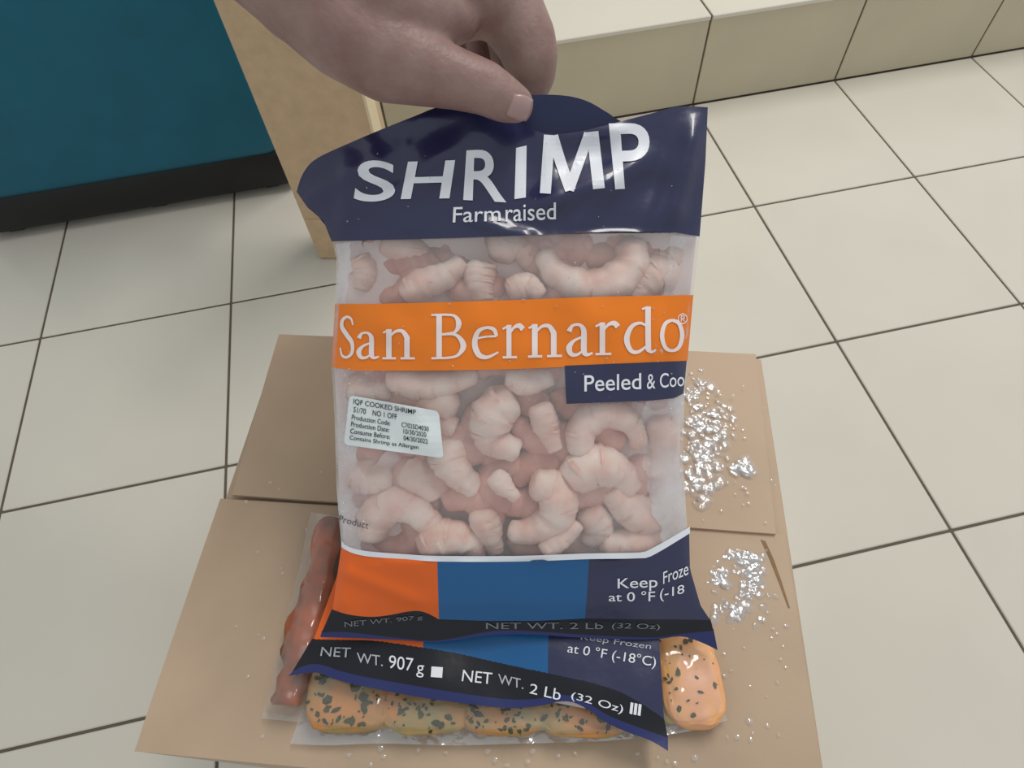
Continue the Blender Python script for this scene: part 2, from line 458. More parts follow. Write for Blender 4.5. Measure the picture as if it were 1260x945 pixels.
# short flaps lie underneath, the long ones close over them
box_part('inner_flap', [bx(0.000, .002, zt), bx(0.000, BD - .002, zt), bx(BW * .3, BD - .012, zt), bx(BW * .3, .012, zt)], 0.003, M['board'])
box_part('inner_flap', [bx(BW, .002, zt), bx(BW * .7, .012, zt), bx(BW * .7, BD - .012, zt), bx(BW, BD - .002, zt)], 0.003, M['board'])
def flap(name, px, lift, dz, nu=24, nv=14):
    """a slightly warped board with real thickness; px = tl, tr, bl, br read on its upper face"""
    c = [on_z(x, y, ZB + dz) for x, y in px]
    bm = bmesh.new(); Vt = []; Vb = []
    for j in range(nv + 1):
        v = j / nv; rt = []; rb = []
        for i in range(nu + 1):
            u = i / nu
            p = c[0].lerp(c[1], u).lerp(c[2].lerp(c[3], u), v)
            w = lift(u, v) + 0.0008 * noise.noise(p * 18)
            rt.append(bm.verts.new(p + Vector((0, 0, w)))); rb.append(bm.verts.new(p + Vector((0, 0, w - 0.0032))))
        Vt.append(rt); Vb.append(rb)
    for j in range(nv):
        for i in range(nu):
            bm.faces.new((Vt[j][i], Vt[j + 1][i], Vt[j + 1][i + 1], Vt[j][i + 1]))
            bm.faces.new((Vb[j][i], Vb[j][i + 1], Vb[j + 1][i + 1], Vb[j + 1][i]))
    for i in range(nu):
        bm.faces.new((Vt[0][i], Vt[0][i + 1], Vb[0][i + 1], Vb[0][i])); bm.faces.new((Vt[nv][i], Vb[nv][i], Vb[nv][i + 1], Vt[nv][i + 1]))
    for j in range(nv):
        bm.faces.new((Vt[j][0], Vb[j][0], Vb[j + 1][0], Vt[j + 1][0])); bm.faces.new((Vt[j][nu], Vt[j + 1][nu], Vb[j + 1][nu], Vb[j][nu]))
    bmesh.ops.recalc_face_normals(bm, faces=list(bm.faces))
    o = obj(name, bm, M['board'], None, smooth=False)
    return child_at(o, box_root)
flap('flap', [(343, 411), (930, 435.5), (288, 611), (953, 659)], lambda u, v: 0.004 * v, 0.0)
fl = on_z(285, 617, ZB); fr = on_z(962, 664, ZB)
p_fl = bx(-0.001, seam + .0015, ZB); p_fr = bx(BW - .004, seam + .0015, ZB)
def px_of(P):
    v = P - ORIGIN; d = v.dot(CF)
    return (CX + F * v.dot(CR) / d, CY - F * v.dot(CU) / d)
flap('flap', [px_of(p_fl), px_of(p_fr), px_of(bx(-.001, BD, ZB)), px_of(bx(BW - .002, BD, ZB))], lambda u, v: 0.0015 * (1 - v), 0.0)
# flat brown strip for the front flap's tear, its dark slit painted as colour
tear = [(936, 664), (942, 666), (952, 688), (962, 716), (972, 748), (970, 748), (958, 716), (947, 688)]
box_part('tear_slit', [on_z(x, y, ZB + .0012) for x, y in tear], 0.0006, M['board_slit'], 0)

# ------------------------------------------------------------------ tall carton and teal case behind
cc = on_z(393, 318, 0); a1 = Vector((.97, -.243, 0)).normalized(); a2 = Vector((.243, .97, 0)).normalized()
CWd, CDp, CHt = 0.148, 0.060, 0.52
carton = thing('tall_carton', 'tall narrow plain brown carton standing on the floor behind the hand', 'box', loc=cc + a1 * CWd / 2 + a2 * CDp / 2)
def cpt(u, v, z): return cc + a1 * u + a2 * v + Vector((0, 0, z))
child_at(obj('body', slab_bm([cpt(0.0, 0, CHt), cpt(CWd, 0, CHt), cpt(CWd, CDp, CHt), cpt(0, CDp, CHt)], CHt, bevel=0.0015), M['carton'], None, False), carton)
child_at(obj('side_strip', slab_bm([cpt(CWd - .003, -.0008, CHt - .002), cpt(CWd + .0008, -.0008, CHt - .002), cpt(CWd + .0008, CDp * .62, CHt - .002), cpt(CWd - .003, CDp * .62, CHt - .002)], CHt - .006), M['carton_pale'], None, False), carton)  # paler strip over the carton's right side face
bm = slab_bm([cpt(.002, -.0026, .088), cpt(CWd - .004, -.0026, .088), cpt(CWd - .004, -.0002, .0885), cpt(.002, -.0002, .0885)], 0.084)
child_at(obj('lower_flap', bm, M['carton'], None, False), carton)

case = thing('suitcase', 'dark teal case with black base standing left of tall carton', 'case', loc=(-.50, 1.08, 0))
def sbox(x0, x1, y0, y1, z0, z1, r, seg=4):
    bm = box_bm(x0, x1, y0, y1, z0, z1)
    bmesh.ops.bevel(bm, geom=list(bm.edges), offset=r, segments=seg, affect='EDGES', profile=0.5)
    return bm
child_at(obj('shell', sbox(-.78, -.215, 1.012, 1.245, .075, .62, .03), M['teal']), case)
child_at(obj('base', sbox(-.775, -.220, 1.016, 1.24, .014, .090, .012, 2), M['black']), case)
for x in (-.72, -.47, -.265):
    for y in (1.045, 1.215):
        bm = bmesh.new()
        bmesh.ops.create_cone(bm, cap_ends=True, segments=20, radius1=.017, radius2=.017, depth=.022)
        bmesh.ops.rotate(bm, verts=bm.verts, cent=(0, 0, 0), matrix=Matrix.Rotation(math.pi / 2, 3, 'Y'))
        bmesh.ops.translate(bm, verts=bm.verts, vec=(x, y, .0175))
        child_at(obj('wheel', bm, M['black'], None, False), case)
bm = tube_bm([Vector((-.58, 1.145, .60)), Vector((-.575, 1.145, .65)), Vector((-.50, 1.145, .665)), Vector((-.425, 1.145, .65)), Vector((-.42, 1.145, .60))], [.011] * 5)
child_at(obj('handle', bm, M['black']), case)

# ------------------------------------------------------------------ bag surfaces
# bag 1 leans back: its bottom rests on the heap, its top is lifted by the hand
pb, pt, pr = at_depth(640, 790, .402), at_depth(640, 130, .356), None
side = CR.copy()
bag_up = (pt - pb).normalized()
side = (side - bag_up * side.dot(bag_up)).normalized()
bag_n = side.cross(bag_up).normalized()        # towards the camera
if bag_n.dot(CF) > 0: bag_n = -bag_n
LEFT = [(130, 540), (190, 388), (240, 365), (255, 378), (270, 396), (290, 408), (320, 414), (360, 413), (450, 408), (520, 412), (600, 414), (670, 420), (730, 412), (752, 408), (772, 397), (790, 396)]
RIGHT = [(131, 871), (200, 868), (290, 861), (365, 853), (455, 845), (490, 842), (560, 840), (640, 845), (700, 849), (745, 862), (765, 876), (799, 884)]
def crease(x, y, ax, ay, bx_, by, w, amp):
    """soft ridge along a line from a to b"""
    dx, dy = bx_ - ax, by - ay; L2 = dx * dx + dy * dy
    t = ((x - ax) * dx + (y - ay) * dy) / L2
    e = sstep(-.15, .2, t) * (1 - sstep(.8, 1.15, t))
    d = abs((x - ax) * dy - (y - ay) * dx) / math.sqrt(L2)
    return amp * e * math.exp(-(d / w) ** 2)
CREASES = [(650, 258, 800, 196, 19, .0085), (700, 285, 760, 225, 12, .003), (470, 150, 600, 132, 16, .003), (372, 250, 470, 190, 12, .003), (480, 240, 560, 180, 9, .0022), (690, 170, 770, 158, 9, .003), (655, 150, 690, 250, 14, .002), (826, 275, 858, 150, 15, .0075), (800, 290, 830, 190, 9, .0025), (520, 130, 500, 190, 10, .003), (452, 168, 470, 215, 9, .0025), (600, 150, 500, 215, 20, .003),
           (640, 160, 590, 280, 22, .0025), (430, 190, 425, 280, 12, .003), (400, 225, 560, 215, 16, -.002), (700, 165, 840, 245, 24, -.003),
           (580, 270, 660, 292, 8, .0032), (415, 700, 520, 742, 9, .002), (430, 690, 420, 750, 8, .002), (440, 470, 520, 510, 12, .0018),
           (840, 300, 822, 620, 14, .0014), (812, 380, 806, 480, 5, .0012)]
def h1(x, y):
    l, r = interp(y, LEFT), interp(y, RIGHT)
    X = min(1, max(0, (x - l) / (r - l)))
    prof = interp(y, [(120, .06), (200, .22), (290, .62), (400, 1), (620, 1.05), (690, .8), (740, .5), (768, .12), (800, .05)])
    h = .019 * prof * (max(0, 4 * X * (1 - X)) ** .62)
    for c in CREASES: h += crease(x, y, *c)
    q = Vector((x * .016, y * .016, .3))
    if 285 < y < 690: h += .0022 * noise.noise(q * 1.6) * prof
    else: h += .0022 * noise.noise(q)
    return h
def S1(x, y, off=0.0):
    hh = h1(x, y) + off
    d = ray(x, y)
    return ORIGIN + d * ((pb + bag_n * hh - ORIGIN).dot(bag_n) / d.dot(bag_n))
def S1back(x, y, off=0.0):
    l, r = interp(y, LEFT), interp(y, RIGHT)
    X = min(1, max(0, (x - l) / (r - l)))
    prof = interp(y, [(120, .02), (200, .3), (290, .7), (400, 1), (620, 1), (690, .8), (740, .4), (768, .05), (800, 0)])
    hh = -.010 * prof * (max(0, 4 * X * (1 - X)) ** .5) + off
    d = ray(x, y)
    return ORIGIN + d * ((pb + bag_n * hh - ORIGIN).dot(bag_n) / d.dot(bag_n))

shrimp_bag = thing('shrimp_bag', 'upright bag of frozen shrimp held up by the hand, navy header reading SHRIMP', 'bag', 'printed shrimp bags', loc=pb)
def part(name, bm, m, parent=shrimp_bag, label=None, smooth=True):
    o = child_at(obj(name, bm, m, None, smooth), parent)
    if label: o['label'] = label
    return o
def text1(body, q, m=None, **kw):
    o = write(body, q, S1, m or M['white'], None, **kw)
    return child_at(o, shrimp_bag)
def sideline(tab, y0, y1):
    ys = [y0] + [y for y, _ in tab if y0 < y < y1] + [y1]
    return [(interp(y, tab), y) for y in ys]

# header, navy
top_front = [(365, 236), (372, 215), (388, 196), (430, 176), (470, 159), (510, 143), (545, 131), (590, 138), (640, 150), (665, 163), (700, 164), (730, 158), (765, 149), (800, 140), (835, 131), (871, 132)]
hdr_bot = [(408, 297), (480, 295), (560, 293), (640, 290), (720, 286), (780, 285), (830, 286), (861, 291)]
part('header_panel', grid_bm(coons(smooth_line(top_front, 4), hdr_bot, [(365, 236), (378, 255), (398, 272), (408, 297)], sideline(RIGHT, 132, 291), 110, 36), S1, 0.0005), M['navy'])
back_top = [(372, 218), (388, 198), (430, 177), (470, 160), (510, 144), (545, 131), (600, 120), (650, 117), (690, 117), (722, 124), (750, 140), (772, 150), (835, 133), (868, 134)]
part('back_header', grid_bm(coons(smooth_line(back_top, 3), [(412, 292), (858, 288)], [(372, 218), (385, 258), (412, 292)], [(868, 134), (858, 288)], 60, 20), S1back, -0.0012), M['navy_back'])
# clear window and the back sheet
win_l, win_r = sideline(LEFT, 291, 688), sideline(RIGHT, 286, 668)
part('window_film', grid_bm(coons([(408, 291), (861, 286)], [(420, 676), (450, 686), (540, 689), (720, 688), (780, 686), (800, 682), (846, 660)], sideline(LEFT, 291, 676), sideline(RIGHT, 286, 660), 80, 70), S1), M['film'])
part('back_panel', grid_bm(coons([(414, 290), (856, 286)], [(408, 768), (600, 772), (868, 768)], [(x + 3, y) for x, y in sideline(LEFT, 290, 768)], [(x - 4, y) for x, y in sideline(RIGHT, 286, 768)], 40, 50), S1back, -0.0012), M['cream'])
def ragged(pts):
    return [(x + 9 * noise.noise(Vector((y * .05, 1, 2))) + 4 * noise.noise(Vector((y * .2, 3, 2))), y) if 0 < i < 80 else (x, y) for i, (x, y) in enumerate(resample(pts, 80))]
# frosty creased strips along both side edges of the window
part('frosted_edge', grid_bm(coons([(411, 300), (432, 298)], [(423, 676), (446, 684)], sideline(LEFT, 300, 676), ragged([(432, 298), (428, 350), (424, 455), (446, 520), (438, 560), (452, 600), (446, 684)]), 8, 80), S1, 0.0004), M['frost'])
part('frosted_edge', grid_bm(coons([(826, 290), (859, 292)], [(815, 668), (845, 660)], ragged([(826, 290), (812, 400), (788, 520), (796, 600), (815, 668)]), sideline(RIGHT, 292, 660), 8, 80), S1, 0.0004), M['frost'])
# brand band
band_t = [(413, 374), (460, 374), (540, 372), (640, 369), (740, 365), (854, 363)]
band_b = [(408, 452), (440, 456), (540, 456), (640, 454), (740, 449), (845, 444)]
part('brand_band', grid_bm(coons(band_t, band_b, sideline(LEFT, 374, 452), sideline(RIGHT, 363, 444), 80, 14), S1, 0.0005), M['orange'])
part('product_panel', grid_bm(coons([(695, 450), (845, 444)], [(697, 497), (800, 493), (830, 490), (841, 484)], [(695, 450), (697, 497)], [(845, 444), (843, 465), (841, 484)], 30, 10), S1, 0.0008), M['navy'])
# bottom blocks
str_t = [(420, 665), (427, 672), (450, 678), (500, 682), (540, 684), (640, 684), (720, 681), (780, 680), (800, 676), (849, 648)]
str_b = [(420, 673), (432, 680), (455, 685), (500, 688), (540, 691), (640, 691), (722, 688), (785, 687), (804, 683), (849, 656)]
part('white_stripe', grid_bm(coons(smooth_line(str_t, 3), smooth_line(str_b, 3), [(420, 665), (420, 673)], [(849, 648), (849, 656)], 70, 2), S1, 0.0007), M['white'])
def strip_y(x, curve):
    return interp(x, sorted(curve))
def block(name, x0t, x1t, x0b, x1b, bot, m):
    top = [(lerp(x0t, x1t, i / 16), strip_y(lerp(x0t, x1t, i / 16), str_b) - .6) for i in range(17)]
    l = sideline(LEFT, top[0][1], bot[0][1]) if x0t < 425 else [top[0], bot[0]]
    r = sideline(RIGHT, top[-1][1], bot[-1][1]) if x1t > 845 else [top[-1], bot[-1]]
    l[0], l[-1], r[0], r[-1] = top[0], bot[0], top[-1], bot[-1]
    return part(name, grid_bm(coons(top, bot, l, r, 30, 16), S1, 0.0004), m)
block('orange_panel', 420, 538, 409, 540, smooth_line([(409, 750), (428, 756), (455, 759), (478, 757), (505, 752), (522, 753), (540, 762)], 3), M['orange_dark'])
block('blue_panel', 538, 725, 540, 720, [(540, 762), (600, 764), (660, 764), (720, 761)], M['blue'])
block('navy_panel', 725, 848, 720, 876, [(720, 761), (780, 762), (830, 762), (874, 763)], M['navy'])
seal_t = smooth_line([(409, 748), (428, 754), (455, 757), (478, 755), (505, 750), (522, 751), (540, 760), (600, 762), (660, 762), (720, 759), (780, 760), (830, 760), (874, 761)], 3)
seal_b = smooth_line([(396, 778), (430, 778), (500, 786), (541, 788), (608, 776), (660, 777), (719, 781), (780, 784), (812, 784), (838, 780), (878, 776)], 3)
part('seal_strip', grid_bm(coons(seal_t, seal_b, [(409, 748), (396, 778)], [(874, 761), (878, 776)], 60, 5), S1, 0.0003), M['seal'])
fin_t = smooth_line([(396, 776), (430, 776), (500, 784), (541, 786), (608, 774), (660, 775), (719, 779), (780, 782), (812, 782), (838, 778), (878, 774)], 3)
fin_b = smooth_line([(394, 784), (430, 785), (500, 788), (541, 790), (608, 781), (660, 781), (719, 785), (780, 787), (814, 786), (838, 783), (862, 790), (883, 800)], 3)
part('bottom_fin', grid_bm(coons(fin_t, fin_b, [(396, 776), (394, 784)], [(878, 774), (883, 800)], 60, 3), S1, 0.0001), M['fin'])

# lettering on the header, letter by letter as the film bends it
W = 0.012
for ch, q in (('S', ((442, 195), (487, 200), (434, 249), (486, 247))),
              ('H', ((502, 199), (560, 197), (493, 245), (553, 244))),
              ('R', ((574, 185), (618, 183), (570, 246), (623, 249))),
              ('I', ((635, 182), (648, 179), (633, 245), (647, 243))),
              ('P', ((749, 152), (799, 151), (757, 233), (800, 230)))):
    text1(ch, q, name='letter', weight=0.014, off=0.0012, step=5)
bm = bmesh.new()
for seg, w in (([(676, 166), (671, 238)], 13), ([(680, 167), (690, 200), (702, 234)], 13), ([(700, 234), (713, 198), (725, 164)], 12), ([(729, 162), (737, 232)], 14)):
    stroke(bm, [((x - 660) / 85, (240 - y) / 80) for x, y in seg], [w / 82])
child_at(obj('letter', lay(bm, quad_of(660, 745, 160, 240), S1, .0012, 6), M['white'], None, False), shrimp_bag)
text1('Farm', ((558, 255), (616, 253), (557, 274), (616, 272)), weight=0.005, off=.0012, step=8)
text1('raised', ((622, 251), (684, 249), (622, 273), (684, 270)), weight=0.005, off=.0012, step=8)
# brand name
def letter(ch, x0, x1, yt, yb, sl=-.022, m=None):
    dy = sl * (x1 - x0)
    q = ((x0, yt), (x1, yt + dy), (x0, yb), (x1, yb + dy))
    o = obj('letter', lay(serif(ch), q, S1, 0.0010, 7), m or M['cream'], None, False)
    return child_at(o, shrimp_bag)
for a in (('S', 417, 437, 388, 441, 0), ('a', 438, 467, 408, 442, 0), ('n', 469, 512, 405, 442, 0), ('B', 530, 576, 386, 442), ('e', 580, 615, 402, 442), ('r', 617, 645, 400, 441),
          ('n', 648, 693, 399, 440), ('a', 696, 730, 398, 439), ('r', 731, 762, 397, 437), ('d', 767, 808, 377, 435), ('o', 812, 842, 393, 433)):
    letter(*a)
bm = bmesh.new()
stroke(bm, [(.5, .95), (.1, .7), (.1, .3), (.5, .05), (.9, .3), (.9, .7), (.5, .95)], [.1])
stroke(bm, [(.35, .25), (.35, .75)], [.1]); stroke(bm, [(.35, .75), (.65, .7), (.62, .52), (.35, .5)], [.09]); stroke(bm, [(.48, .5), (.68, .25)], [.09])
child_at(obj('trade_mark', lay(bm, quad_of(834, 846, 385, 399), S1, .001, 0), M['cream'], None, False), shrimp_bag)
text1('Peeled', ((719, 462), (789, 459), (719, 482), (789, 479)), weight=0.006, off=.0013, step=8)
text1('& Coo', ((796, 460), (842, 458), (796, 479), (842, 475)), weight=0.004, off=.0013, step=6)
text1('Keep', ((760, 712), (809, 709), (760, 728), (809, 727)), weight=0.004, off=.001, step=8)
text1('Froze', ((816, 704), (847, 691), (816, 719), (847, 707)), weight=0.004, off=.001, step=6)
text1('at 0 °F', ((749, 729), (806, 727), (749, 740), (806, 740)), weight=0.004, off=.001, step=8)
text1('(-18', ((812, 725), (842, 719), (812, 741), (842, 733)), weight=0.004, off=.001, step=6)
text1('NET WT. 907 g', ((424, 765), (520, 757), (424, 774), (520, 763)), M['dim_ink'], off=.001, step=8)
text1('NET WT. 2 Lb', ((598, 766), (742, 766), (598, 774), (742, 774)), M['dim_ink'], off=.001, step=8)
text1('(32 Oz)', ((754, 766), (812, 768), (752, 775), (812, 776)), M['dim_ink'], off=.001, step=8)
text1('Product', ((418, 634), (454, 643), (416, 642), (453, 651)), M['faint_ink'], off=.001, step=6)
# white sticker
def rounded(q, r=.09, n=4):
    bm = bmesh.new(); vs = []
    rx, ry = r * .55, r
    for cx_, cy_, a0 in ((1 - rx, 1 - ry, 0), (rx, 1 - ry, 90), (rx, ry, 180), (1 - rx, ry, 270)):
        for k in range(n + 1):
            a = math.radians(a0 + 90 * k / n)
            vs.append(bm.verts.new((cx_ + rx * math.cos(a), cy_ + ry * math.sin(a), 0)))
    bm.faces.new(vs)
    return bm
SQ = ((430, 486), (540, 506), (423, 547), (546, 564))
sticker = child_at(obj('sticker', lay(rounded(SQ), SQ, S1, .0014, 8), M['sticker'], None, False), shrimp_bag)
sticker['label'] = 'white paper sticker with printed codes and dates'
def st(body, u0, u1, v0, v1):
    q = tuple(quad_map(u, v, SQ) for u, v in ((u0, v1), (u1, v1), (u0, v0), (u1, v0)))
    o = write(body, q, S1, M['ink'], None, off=.0018, step=10, weight=.004)
    o.parent = sticker
    return o
st('IQF COOKED SHRIMP', .05, .74, .82, .94); st('51/70    NO 1 OFF', .06, .53, .67, .78)
st('Production Code:', .05, .46, .52, .62); st('C7025D4030', .58, .87, .53, .63)
st('Production Date:', .05, .45, .38, .48); st('10/30/2020', .60, .84, .40, .50)
st('Consume Before:', .05, .46, .24, .34); st('04/30/2022', .60, .85, .26, .36)
st('Contains Shrimp as Allergen', .05, .75, .09, .20)

# ------------------------------------------------------------------ shrimp inside the window
def shrimp(path, r, label, depth=0.0, name='shrimp', deep=False, tail=.55, group='shrimp in the clear window'):
    """path: points read along the body, r: thickest half width, both in photo pixels of the bag plane"""
    P = smooth_line(path, 10)
    n = len(P); px = .385 / F
    pts, rad = [], []
    for i, (x, y) in enumerate(P):
        t = i / (n - 1)
        k = (.72 + .28 * math.sin(min(1, t / .35) * math.pi / 2)) * (1 - (1 - tail) * sstep(.35, 1, t))
        endc = min(1, math.sqrt(max(0.0, 1 - (1 - min(t, 1 - t) / .10) ** 2))) if min(t, 1 - t) < .10 else 1
        seg = 1 + .03 * math.sin(t * 6.5 * 2 * math.pi)
        rr = max(.12, endc) * k * r * px * seg
        pts.append((x, y)); rad.append(rr)
    R = r * px
    r_ = r
    pts3 = [S1(x, y, -(R * 1.02 + .0012 + depth)) for x, y in pts]
    bm = tube_bm(pts3, rad, 14)
    for v in bm.verts:
        v.co += Vector((noise.noise(v.co * 160), noise.noise(v.co * 160 + Vector((7, 3, 1))), noise.noise(v.co * 160 + Vector((1, 9, 4))))) * R * .12
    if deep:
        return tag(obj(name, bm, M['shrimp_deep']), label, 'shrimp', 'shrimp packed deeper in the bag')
    o = tag(obj(name, bm, M['shrimp']), label, 'shrimp', group)
    # pink cross bands along the back of the curl
    bb = bmesh.new()
    for s in (.22, .40, .58, .76):
        i = int(s * (n - 1))
        seg = [pts3[min(n - 1, max(0, i + k))] for k in (-1, 0, 1)]
        t3 = (seg[2] - seg[0]).normalized()
        mid = sum(pts3, Vector()) / n
        outw = (pts3[i] - mid); outw = (outw - t3 * outw.dot(t3))
        outw = outw.normalized() if outw.length > R * .2 else side
        fwd = bag_n - t3 * bag_n.dot(t3) - outw * bag_n.dot(outw); fwd.normalize()
        prev = None
        for k in range(9):
            w = math.radians(-50 + 130 * k / 8)
            dirv = outw * math.cos(w) + fwd * math.sin(w)
            hw = .12 * R * math.sin(math.pi * (k + .5) / 9)
            c = pts3[i] + dirv * rad[i] * 1.03
            pair = (bb.verts.new(c + t3 * hw), bb.verts.new(c - t3 * hw))
            if prev: bb.faces.new((prev[0], prev[1], pair[1], pair[0]))
            prev = pair
    obj('pink_band', bb, M['shrimp_band'], o)
    return o
SH = [
 ([(775, 292), (776, 325), (750, 350), (715, 352), (682, 335), (668, 306)], 21, 'large ring shaped shrimp above letters r and d of the orange band', 0),
 ([(832, 345), (808, 338), (790, 352), (782, 372)], 21, 'pale shrimp lump at the right end just above the orange band', .001),
 ([(498, 366), (520, 350), (550, 338), (570, 318)], 17, 'bright diagonal shrimp above letters n and B of the orange band', .001),
 ([(592, 322), (590, 345), (596, 372)], 18, 'short upright shrimp above letter e of the orange band', .003),
 ([(625, 362), (648, 352), (668, 366)], 15, 'small pale shrimp end left of the large ring shaped shrimp', .002),
 ([(438, 318), (448, 335), (444, 358)], 16, 'shrimp lump at the top left corner of the window', .003),
 ([(470, 300), (505, 306), (528, 322)], 18, 'dim shrimp beneath letter S side of the navy header', .008),
 ([(600, 300), (640, 305), (655, 328)], 20, 'dim pink shrimp beneath words Farm raised', .009),
 ([(634, 488), (608, 508), (606, 540), (640, 556)], 24, 'fat curled shrimp in the middle of the window, right of the white sticker', 0),
 ([(664, 496), (672, 525), (684, 556)], 15, 'slim straight upright shrimp left of the arched shrimp', .0005),
 ([(716, 562), (716, 528), (745, 508), (776, 522), (788, 552)], 18, 'arched shrimp under navy words Peeled and Coo, dark gap below arch', .001),
 ([(700, 596), (728, 572), (760, 582), (778, 606)], 24, 'broad lumpy shrimp directly below the arched shrimp', .0),
 ([(548, 540), (556, 572), (588, 606)], 22, 'long shrimp slanting down from right edge of the white sticker', .001),
 ([(606, 582), (620, 598), (637, 614)], 12, 'smallest shrimp, a short diagonal piece near window centre', 0),
 ([(652, 594), (682, 604), (684, 636), (656, 652), (624, 654)], 22, 'hook shaped shrimp low in the window centre', 0),
 ([(668, 680), (690, 662), (714, 644)], 14, 'slim tan shrimp pointing up right, touching the white stripe', .0),
 ([(826, 616), (795, 634), (764, 618), (752, 600)], 22, 'shrimp with an orange blush low at window right', .001),
 ([(738, 672), (775, 668), (812, 662), (834, 640)], 17, 'flat pale shrimp lying along the white stripe at lower right', .003),
 ([(458, 666), (462, 638), (490, 620), (526, 640), (540, 668)], 22, 'large arched shrimp at lower left above the orange panel', .001),
 ([(520, 676), (545, 660), (578, 668), (586, 690)], 20, 'shrimp half hidden by white stripe above the orange and blue boundary', .0),
 ([(592, 626), (600, 650), (612, 682)], 17, 'upright shrimp left of the hook shaped shrimp', .003),
 ([(438, 578), (456, 590), (482, 588)], 20, 'shrimp under the lower left corner of the white sticker', .002),
 ([(478, 464), (530, 474), (588, 462)], 17, 'shrimp lying along underside of band below letters n and B', .001),
 ([(560, 480), (532, 506), (562, 528)], 22, 'dim shrimp touching right end of the white sticker', .005),
 ([(622, 462), (650, 470), (682, 464)], 15, 'shrimp under the orange band below letters r and n', .003),
 ([(806, 512), (816, 545), (808, 590)], 17, 'pale upright shrimp at the frosty right edge of the window', .003),
 ([(430, 470), (452, 482), (480, 480)], 17, 'shrimp just above the white sticker at the left edge', .004),
 ([(494, 576), (520, 592), (536, 616)], 19, 'shrimp in the gap below the middle of the sticker', .006),
 ([(722, 626), (736, 650), (720, 668)], 18, 'dim shrimp between the hook shaped one and the blushed one', .006),
 ([(832, 304), (822, 320), (804, 310)], 15, 'dim shrimp at the top right corner of the window', .007),
]
for path, r, lab, d in SH:
    shrimp(path, r * 1.12, lab, d)
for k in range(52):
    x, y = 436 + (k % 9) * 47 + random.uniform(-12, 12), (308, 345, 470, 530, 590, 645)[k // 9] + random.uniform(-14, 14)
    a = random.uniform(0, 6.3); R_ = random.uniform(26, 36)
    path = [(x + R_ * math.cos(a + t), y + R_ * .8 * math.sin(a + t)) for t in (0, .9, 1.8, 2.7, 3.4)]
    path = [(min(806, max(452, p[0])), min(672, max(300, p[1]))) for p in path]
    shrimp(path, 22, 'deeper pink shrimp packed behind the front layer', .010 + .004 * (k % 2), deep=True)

# ------------------------------------------------------------------ heap on the box: second shrimp bag, fish pouch, orange packet
ZF = ZB + .004
def flat_S(base, hf):
    def S(x, y, off=0.0):
        p = on_z(x, y, base)
        return on_z(x, y, base + hf(x, y) + off)
    return S
h2 = lambda x, y: .004 * noise.noise(Vector((x * .012, y * .012, 2.2))) + interp(y, [(700, .006), (780, .003), (840, .0), (930, -.004)])
S2 = flat_S(ZB + .030, h2)
bag2 = thing('shrimp_bag', 'second shrimp bag lying flat under the held one, black strip reading NET WT', 'bag', 'printed shrimp bags', loc=on_z(620, 820, ZB + .02))
def part2(name, bm, m, label=None):
    o = child_at(obj(name, bm, m), bag2)
    if label: o['label'] = label
    return o
b2_low = smooth_line([(355, 832), (375, 828), (393, 828), (410, 835), (440, 843), (500, 855), (560, 864), (620, 871), (660, 869), (690, 863), (708, 865), (728, 876), (748, 890), (775, 902), (800, 911), (822, 924)], 4)
b2_mid = smooth_line([(360, 826), (378, 818), (396, 818), (420, 826), (450, 833), (500, 842), (560, 852), (620, 860), (660, 860), (688, 855), (708, 858), (728, 868), (748, 880), (775, 891), (800, 900), (822, 908)], 4)
b2_strip = smooth_line([(384, 786), (420, 787), (460, 788), (510, 795), (560, 803), (600, 812), (640, 821), (674, 828), (720, 838), (760, 850), (790, 866), (817, 884)], 4)
part2('bottom_fin', grid_bm(coons(b2_mid, b2_low, [(360, 826), (355, 832)], [(822, 908), (822, 924)], 70, 4), S2), M['fin'])
part2('seal_strip', grid_bm(coons(b2_strip, b2_mid, [(384, 786), (372, 806), (360, 826)], [(817, 884), (822, 908)], 70, 12), S2), M['seal'])
def b2_block(name, x0, x1, top, m, n=24):
    bot = [(lerp(x0, x1, i / n), strip_y(lerp(x0, x1, i / n), b2_strip) + .6) for i in range(n + 1)]
    part2(name, grid_bm(coons(top, bot, [top[0], bot[0]], [top[-1], bot[-1]], n, 12), S2), m)
b2_block('orange_panel', 386, 520, [(418, 700), (532, 700)], M['orange_dark'])
b2_block('blue_panel', 520, 674, [(532, 700), (676, 700)], M['blue'])
b2_block('navy_panel', 674, 817, [(676, 700), (806, 700)], M['navy'])
S2b = flat_S(ZB + .028, lambda x, y: interp(y, [(560, .000), (620, .003), (700, .006)]))
part2('window_film', grid_bm(coons([(440, 560), (800, 560)], [(418, 701), (806, 701)], [(440, 560), (418, 701)], [(800, 560), (806, 701)], 30, 20), S2b), M['frost'])
S2c = flat_S(ZB + .0245, lambda x, y: interp(y, [(560, .002), (700, .004), (780, .002), (930, -.003)]))
part2('back_panel', grid_bm(coons([(440, 560), (800, 560)], [(376, 806), (816, 890)], [(440, 560), (424, 700), (394, 784), (376, 806)], [(800, 560), (816, 890)], 30, 20), S2c), M['cream'])
def text2(body, q, m=None, **kw):
    return child_at(write(body, q, S2, m or M['grey_ink'], None, off=.0008, **kw), bag2)
text2('NET', ((396, 796), (432, 797), (394, 807), (431, 809)))
text2('WT.', ((439, 803), (471, 807), (439, 815), (471, 820)))
text2('907', ((479, 806), (509, 810), (478, 822), (508, 826)), M['white'])
text2('g', ((513, 818), (522, 819), (512, 833), (521, 834)), M['white'])
text2('NET', ((570, 824), (606, 828), (568, 838), (605, 842)), M['white'])
text2('WT.', ((613, 829), (644, 836), (613, 841), (644, 848)))
text2('2 Lb', ((653, 841), (691, 848), (651, 853), (689, 862)), M['white'])
